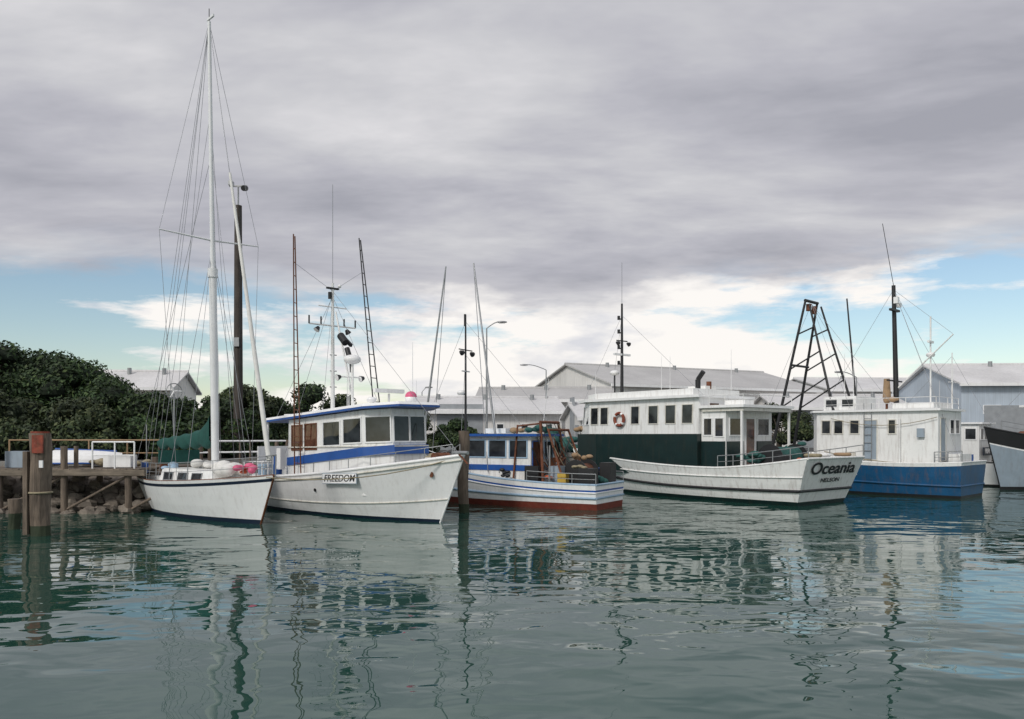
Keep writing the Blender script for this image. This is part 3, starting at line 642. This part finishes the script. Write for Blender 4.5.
# ------------------------------------------------------------ ground + shore
quay=[(-1500,31.5),(-60,31),(-30,31.6),(-17,32.2),(-13,35.5),(-9,38.8),(-4,43),(3,47.5),(14,51),(30,55),(80,60),(1500,75)]
gp=Part(None,'ground')
top=[(x,y,1.5) for x,y in quay]; far=[(x,3000,1.5) for x,y in quay]; n=len(quay)
gp.add(top+far,[(i,i+1,n+i+1,n+i) for i in range(n-1)],asph)
sw=Part(None,'seawall')
low=[(x,y-.001,-3) for x,y in quay]; top2=[(x,y-.001,1.49) for x,y in quay]
sw.add(low+top2,[(i,i+1,n+i+1,n+i) for i in range(n-1)],concrete)
for (x0,y0),(x1,y1) in zip(quay[1:-1],quay[2:]):
    if x1<200:
        a=V((x0,y0,1.6)); b=V((x1,y1,1.6)); ax=(b-a).normalized(); sw.obox((a+b)/2+V((0,.15,.02)),ax,V((-ax.y,ax.x,0)),V((0,0,1)),(b-a).length,.4,.25,concrete)
wp=Part(None,'wharf_fender_piles')
for (x0,y0),(x1,y1) in zip(quay[3:-2],quay[4:-1]):
    L=math.hypot(x1-x0,y1-y0); k=max(1,int(L/2.2))
    for i in range(k):
        x=x0+(x1-x0)*i/k; y=y0+(y1-y0)*i/k-.25; wp.cyl((x,y,-1),(x,y,1.9+random.uniform(-.1,.3)),.15,pilew,seg=9)
rk=Part(None,'riprap_rocks')
def rockadd(c,s):
    n1,n2=8,6; vs=[]
    off=[[random.uniform(.7,1.15) for _ in range(n1)] for _ in range(n2+1)]
    ang=random.random()*3; ca,sa=math.cos(ang),math.sin(ang); sx,sy,sz=s*random.uniform(.8,1.3),s*random.uniform(.7,1.1),s*random.uniform(.55,.85)
    for j in range(n2+1):
        ph=math.pi*j/n2
        for i in range(n1):
            th=2*math.pi*i/n1; o_=off[j][i] if 0<j<n2 else .9
            x=sx*math.sin(ph)*math.cos(th)*o_; y=sy*math.sin(ph)*math.sin(th)*o_; z=sz*math.cos(ph)*o_
            vs.append((c[0]+x*ca-y*sa,c[1]+x*sa+y*ca,c[2]+z))
    fs=[(j*n1+i,j*n1+(i+1)%n1,(j+1)*n1+(i+1)%n1,(j+1)*n1+i) for j in range(n2) for i in range(n1)]
    rk.add(vs,fs,rock)
for i in range(460):
    u=random.random(); x=-42+u*28.5; f=random.random(); y=32.0-f*3.6; rockadd((x,y,1.15-f*1.25+random.uniform(-.1,.1)),random.uniform(.2,.45))
for (x0,y0),(x1,y1) in zip(quay[3:8],quay[4:9]):
    for i in range(26):
        k=random.random(); f=random.random(); rockadd((x0+(x1-x0)*k+f*1.0,y0+(y1-y0)*k-f*1.4,.7-f*.9),random.uniform(.2,.4))
bk=Part(None,'embankment'); bk.add([(-60,32.5,1.45),(-12.8,32.5,1.45),(-13.5,29.0,-.5),(-60,29.0,-.5)],[(0,1,2,3)],rock)

wt=Part(None,'water'); S=3000
wt.add([(-S,-200,0),(S,-200,0),(S,S,0),(-S,S,0)],[(0,1,2,3)],water_mat())
sb=Part(None,'seabed'); sb.add([(-S,-200,-3.2),(S,-200,-3.2),(S,S,-3.2),(-S,S,-3.2)],[(0,1,2,3)],asph)

# ------------------------------------------------------------ trees
def tree(name,x,y,r,top,nb=34,nl=13000,base=1.5,lm=None,ls=.13,rxy=(1,1)):
    lm=lm or leaf
    a=Asm(name,(x,y,base)); H=top-base
    t=a.part('trunk_and_limbs'); t.cyl((0,0,-.2),(.1,0,H*.4),.28,bark,r2=.18)
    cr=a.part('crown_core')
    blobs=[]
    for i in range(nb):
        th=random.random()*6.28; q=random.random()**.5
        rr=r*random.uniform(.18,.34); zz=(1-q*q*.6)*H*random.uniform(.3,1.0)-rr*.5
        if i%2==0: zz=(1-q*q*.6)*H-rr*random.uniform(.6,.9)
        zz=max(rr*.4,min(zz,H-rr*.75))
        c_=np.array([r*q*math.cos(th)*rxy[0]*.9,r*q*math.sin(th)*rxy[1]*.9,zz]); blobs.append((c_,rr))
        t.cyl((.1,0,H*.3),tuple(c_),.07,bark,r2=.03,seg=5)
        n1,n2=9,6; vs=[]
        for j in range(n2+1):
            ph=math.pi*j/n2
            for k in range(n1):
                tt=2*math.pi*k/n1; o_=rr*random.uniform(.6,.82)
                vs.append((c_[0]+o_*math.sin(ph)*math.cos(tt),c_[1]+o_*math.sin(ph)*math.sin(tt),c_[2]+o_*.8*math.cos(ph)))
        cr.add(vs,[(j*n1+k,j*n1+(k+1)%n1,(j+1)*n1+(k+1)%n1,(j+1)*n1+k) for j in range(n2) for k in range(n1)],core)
    C=np.array([b[0] for b in blobs]); Rr=np.array([b[1] for b in blobs])
    ix=np.random.choice(nb,nl,p=(Rr**2)/np.sum(Rr**2))
    d=np.random.normal(size=(nl,3)); d/=np.linalg.norm(d,axis=1)[:,None]; d[:,2]=np.where(d[:,2]<-.4,-d[:,2],d[:,2])
    rad=Rr[ix]*np.random.uniform(.75,1.18,nl)
    P_=C[ix]+d*rad[:,None]*np.array([1,1,.85])
    nrm=d+np.random.normal(size=(nl,3))*.6; nrm/=np.linalg.norm(nrm,axis=1)[:,None]
    u=np.cross(nrm,np.random.normal(size=(nl,3))); u/=np.linalg.norm(u,axis=1)[:,None]; v=np.cross(nrm,u)
    s=(ls*np.random.uniform(.5,1.3,nl))[:,None]
    vs=np.stack([P_-u*s,P_-v*s*.5,P_+u*s,P_+v*s*.5],1).reshape(-1,3)
    me=bpy.data.meshes.new('leaves'); me.from_pydata(vs.tolist(),[],np.arange(nl*4).reshape(-1,4).tolist()); me.materials.append(lm)
    o=bpy.data.objects.new('leaves',me); sc.collection.objects.link(o); o.parent=a.e
for x,y,r_,tp,l in((-37,50,5.2,9.0,leaf),(-31.5,47,4.8,8.7,leaf),(-28,50,4.4,8.3,leaf),(-25.6,46,4.0,7.0,leaf),(-22.4,45,3.6,5.9,leaf),(-19.4,43.5,3.2,5.1,leaf),(-27,41,3.2,5.4,leaf2),(-29.5,43,3.8,7.9,leaf),(-22,40.5,2.8,4.5,leaf2)):
    tree('coastal_tree',x,y,r_,tp,lm=l,nl=11000)
for x,y,r_,tp,l in((-19.3,50,2.8,5.4,leaf),(-16.6,50.5,2.8,6.1,leaf2),(-13.8,52,3.1,6.6,leaf),(-11,53,2.6,5.4,leaf2),(-16.5,46.5,2.6,4.7,leaf),(-7,58,2.2,4.6,leaf2),(-4,60,2,4.2,leaf)):
    tree('shrub_tree',x,y,r_,tp,nb=20,nl=6000,lm=l)
tree('coastal_tree',22,66,3,5.4,lm=leaf2,nl=5000,nb=20)
tm_=Asm('distant_trees',(0,0,0)); 
dl=[]
for i in range(9000):
    x=random.uniform(-170,170); y=random.uniform(150,175); hh=(5+2.2*math.sin(x*.07)+1.5*math.sin(x*.23+1))
    z=1.5+hh*random.random()**.6; dl.append((x,y,z))
dl=np.array(dl); nn_=len(dl); d1=np.random.normal(size=(nn_,3)); d1/=np.linalg.norm(d1,axis=1)[:,None]; d2=np.cross(d1,np.random.normal(size=(nn_,3))); d2/=np.linalg.norm(d2,axis=1)[:,None]
vs=np.stack([dl-d1,dl-d2*.7,dl+d1,dl+d2*.7],1).reshape(-1,3)
me=bpy.data.meshes.new('foliage'); me.from_pydata(vs.tolist(),[],np.arange(nn_*4).reshape(-1,4).tolist()); me.materials.append(leaf2)
o=bpy.data.objects.new('foliage',me); sc.collection.objects.link(o); o.parent=tm_.e

# ------------------------------------------------------------ buildings (origin: gable-end centre, ridge along +x)
def gable(name,loc,rz,L,W,eave,ridge,wm,rm,doors=True,nwin=6,fascia=None):
    a=Asm(name,(loc[0],loc[1],1.5),rz); w=a.part('walls'); e=eave-1.5; r_=ridge-1.5
    w.prism([(0,-W,0),(L,-W,0),(L,W,0),(0,W,0)],[(0,-W,e),(L,-W,e),(L,W,e),(0,W,e)],wm)
    for x in(0,L): w.add([(x,-W,e),(x,W,e),(x,0,r_)],[(0,1,2)],wm)
    rf=a.part('roof')
    for s_ in(-1,1):
        dz=(r_-e)/W*.5
        A_=[(-.4,s_*(W+.5),e-dz+.05),(L+.4,s_*(W+.5),e-dz+.05),(L+.4,0,r_+.05),(-.4,0,r_+.05)]
        rf.prism(A_,[(p[0],p[1],p[2]+.15) for p in A_],rm)
        w.box((L/2,s_*(W+.6),e-.12),(L+.8,.16,.28),fascia or whitec)
    rf.cyl((-.4,0,r_+.2),(L+.4,0,r_+.2),.15,rm)
    d=a.part('doors_and_windows')
    if doors:
        d.box((-.04,0,2.2),(.08,W*.5,4.4),rdoor); d.box((-.06,-W*.6,1.05),(.08,1.0,2.1),rdoor)
        for k in range(int(L/9)): d.box((4+k*9,-W-.04,2),(4,.08,4),rdoor)
    Q=((0,-W,0),(L,-W,0),(L,-W,e),(0,-W,e))
    for k in range(nwin): d.win(Q,(k+.35)/nwin,(k+.6)/nwin,.55,.66,out=(0,-1,0),fw=.08)
    for k in range(3): rf.cyl((L*(k+.5)/3,-.8,r_-.3),(L*(k+.5)/3,-.8,r_+.45),.2,galv)
    return a
gable('warehouse',(6.3,90),R(25),28,9.2,8.0,10.6,wallwh,rooflt)
gable('warehouse',(37,104),R(4),34,9,8.2,10.0,wallwh,roofwh)
gable('warehouse',(41.5,80),R(-4),34,7,7.5,9.6,wallbl,roofwh)
gable('shed',(27,86),R(3),14,4,5.6,6.9,wallwh,roofwh)
gable('shed',(-9,74),R(6),13,4.5,4.9,6.1,wallwh,roofwh)
gable('shed',(-3,82),R(-3),13,4.5,6.2,7.4,wallwh,rooflt)
gable('shed',(5,66),R(8),9,3,4.2,5.2,wallwh,roofwh)
gable('house',(-41,76),R(6),9.5,4,7.1,8.7,wallwh,roofwh,False,3)
gable('warehouse',(60,70),R(0),30,8,7,9.0,wallwh,rooflt)

# ------------------------------------------------------------ poles / lamps
a=Asm('wooden_pole',(-15.4,45,1.5)); p=a.part('shaft'); p.cyl((0,0,0),(0,0,14.2),.27,polew,r2=.2,seg=12); p.cyl((0,0,14.2),(0,0,15.3),.05,galv)
p.box((0,0,15.3),(1.0,.1,.08),galv); p.cyl((.45,-.1,15.15),(.45,-.45,15.05),.16,black,seg=10); p.box((-.4,0,15.45),(.25,.3,.22),galv); p.box((0,-.24,6.5),(.3,.2,.5),galv); p.cyl((.18,-.22,0),(.18,-.22,14),.03,black)
def lamp(x,y,H,arm):
    a=Asm('street_lamp',(x,y,1.5)); p=a.part('pole_and_arm'); p.cyl((0,0,0),(0,0,H),.09,galv,r2=.05)
    k=[(0,0,H)]+[(arm*i/5,0,H+.5*math.sin(i/5*math.pi/2)) for i in range(1,6)]; p.tube(k,.04,galv)
    q=a.part('lamp_head'); q.ball((arm*1.15,0,H+.47),(.4,.16,.09),galv); q.box((arm*1.15,0,H+.39),(.45,.18,.04),whitec)
lamp(-1.9,60,9.3,1.0); lamp(3.2,75,7.4,-1.8); lamp(-9,80,5.6,.6); lamp(31,72,6.5,-1.4)
nt_=Asm('net_pile',(2.6,48.8,1.5)); p=nt_.part('net'); heap(p,(0,0,.3),(1.6,.8,1.6),net,30,.55)

for p in ALL: p.finish()

# ------------------------------------------------------------ world
w=bpy.data.worlds.new('World'); sc.world=w; w.use_nodes=True; nt=w.node_tree; nt.nodes.clear()
out=nt.nodes.new('ShaderNodeOutputWorld')
SE,SA=R(38),R(215)
sky=nt.nodes.new('ShaderNodeTexSky'); sky.sky_type='NISHITA'; sky.sun_disc=False; sky.sun_elevation=SE; sky.sun_rotation=SA; sky.air_density=1.2; sky.dust_density=.3; sky.ozone_density=2
tc=nt.nodes.new('ShaderNodeTexCoord'); sp_=nt.nodes.new('ShaderNodeSeparateXYZ'); nt.links.new(tc.outputs['Generated'],sp_.inputs[0])
def M(op,a,b=0,c=0):
    n=nt.nodes.new('ShaderNodeMath'); n.operation=op
    for i,v in enumerate((a,b,c)):
        if isinstance(v,(int,float)): n.inputs[i].default_value=v
        else: nt.links.new(v,n.inputs[i])
    return n.outputs[0]
x,y,z=sp_.outputs
hh=M('SQRT',M('ADD',M('MULTIPLY',x,x),M('MULTIPLY',y,y))); e=M('DIVIDE',z,M('MAXIMUM',hh,.01))
zc=M('ADD',M('MAXIMUM',z,0),.12)
cb=nt.nodes.new('ShaderNodeCombineXYZ'); nt.links.new(M('DIVIDE',x,zc),cb.inputs[0]); nt.links.new(M('DIVIDE',y,zc),cb.inputs[1])
def N(vec,scale,s3,detail,rough=.55,loc=(0,0,0),rot=0,dist=0):
    mp=nt.nodes.new('ShaderNodeMapping'); mp.inputs['Scale'].default_value=s3; mp.inputs['Location'].default_value=loc; mp.inputs['Rotation'].default_value=(0,0,rot)
    nt.links.new(vec,mp.inputs[0]); n=nt.nodes.new('ShaderNodeTexNoise'); n.inputs['Scale'].default_value=scale; n.inputs['Detail'].default_value=detail
    n.inputs['Roughness'].default_value=rough; n.inputs['Distortion'].default_value=dist; nt.links.new(mp.outputs[0],n.inputs[0]); return n.outputs[0]
n1=N(cb.outputs[0],.95,(.7,1.5,1),6,.56,(3,1,0),R(28),.3); n2=N(cb.outputs[0],.3,(1,1,1),2,.5,(1,5,0)); n6=N(cb.outputs[0],3.2,(.8,1.3,1),4,.6,(5,2,0),R(28),.2)
d1=M('ADD',M('ADD',M('MULTIPLY',n1,.55),M('MULTIPLY',n2,.27)),M('MULTIPLY',n6,.18))
deckc=ramp(nt,d1,[(.38,(.37,.375,.425)),(.47,(.49,.49,.54)),(.54,(.60,.60,.63)),(.62,(.75,.74,.76))])
n3=N(tc.outputs['Generated'],3,(1,1,3.5),6,.6,(2,0,1))
ee=M('ADD',e,M('MULTIPLY',M('SUBTRACT',n3,.5),.17)); ee=M('SUBTRACT',ee,M('MULTIPLY',M('MULTIPLY',x,x),.10))
mask=ramp(nt,ee,[(.152,0),(.176,.85),(.205,1)])
n4=N(tc.outputs['Generated'],3.6,(1,1,5),7,.62,(7,3,2))
cen=M('MULTIPLY',M('MULTIPLY',M('SUBTRACT',x,.05),M('SUBTRACT',x,.05)),-1.1)
haze=M('MULTIPLY',M('MAXIMUM',M('SUBTRACT',.09,e),0),1.5)
lowm=ramp(nt,M('ADD',M('ADD',M('ADD',n4,cen),.135),haze),[(.47,0),(.57,.97)])
n5=N(tc.outputs['Generated'],7,(1,1,3),5)
lowc=ramp(nt,n5,[(.34,(.72,.72,.76)),(.49,(1.0,.96,.92))])
bs=nt.nodes.new('ShaderNodeBackground'); nt.links.new(sky.outputs[0],bs.inputs[0]); bs.inputs[1].default_value=.11
bl=nt.nodes.new('ShaderNodeBackground'); nt.links.new(lowc,bl.inputs[0]); bl.inputs[1].default_value=1.0
bd=nt.nodes.new('ShaderNodeBackground'); nt.links.new(deckc,bd.inputs[0]); bd.inputs[1].default_value=1.0
m1=nt.nodes.new('ShaderNodeMixShader'); nt.links.new(lowm,m1.inputs[0]); nt.links.new(bs.outputs[0],m1.inputs[1]); nt.links.new(bl.outputs[0],m1.inputs[2])
m2=nt.nodes.new('ShaderNodeMixShader'); nt.links.new(mask,m2.inputs[0]); nt.links.new(m1.outputs[0],m2.inputs[1]); nt.links.new(bd.outputs[0],m2.inputs[2])
nt.links.new(m2.outputs[0],out.inputs[0])
sl=bpy.data.lights.new('sun','SUN'); sl.energy=1.8; sl.angle=R(12); sl.color=(1,.96,.9); so=bpy.data.objects.new('sun',sl); sc.collection.objects.link(so)
dv=V((math.sin(SA)*math.cos(SE),math.cos(SA)*math.cos(SE),math.sin(SE))); so.rotation_euler=dv.to_track_quat('Z','Y').to_euler(); so.location=(-20,-20,40)

cam=bpy.data.cameras.new('camera'); co=bpy.data.objects.new('camera',cam); sc.collection.objects.link(co)
co.location=(0,0,2.8); co.rotation_euler=(R(90),0,0); cam.sensor_width=36; cam.lens=800/1024*36; cam.shift_y=75.5/1024; cam.clip_end=6000; cam.clip_start=.1
sc.camera=co
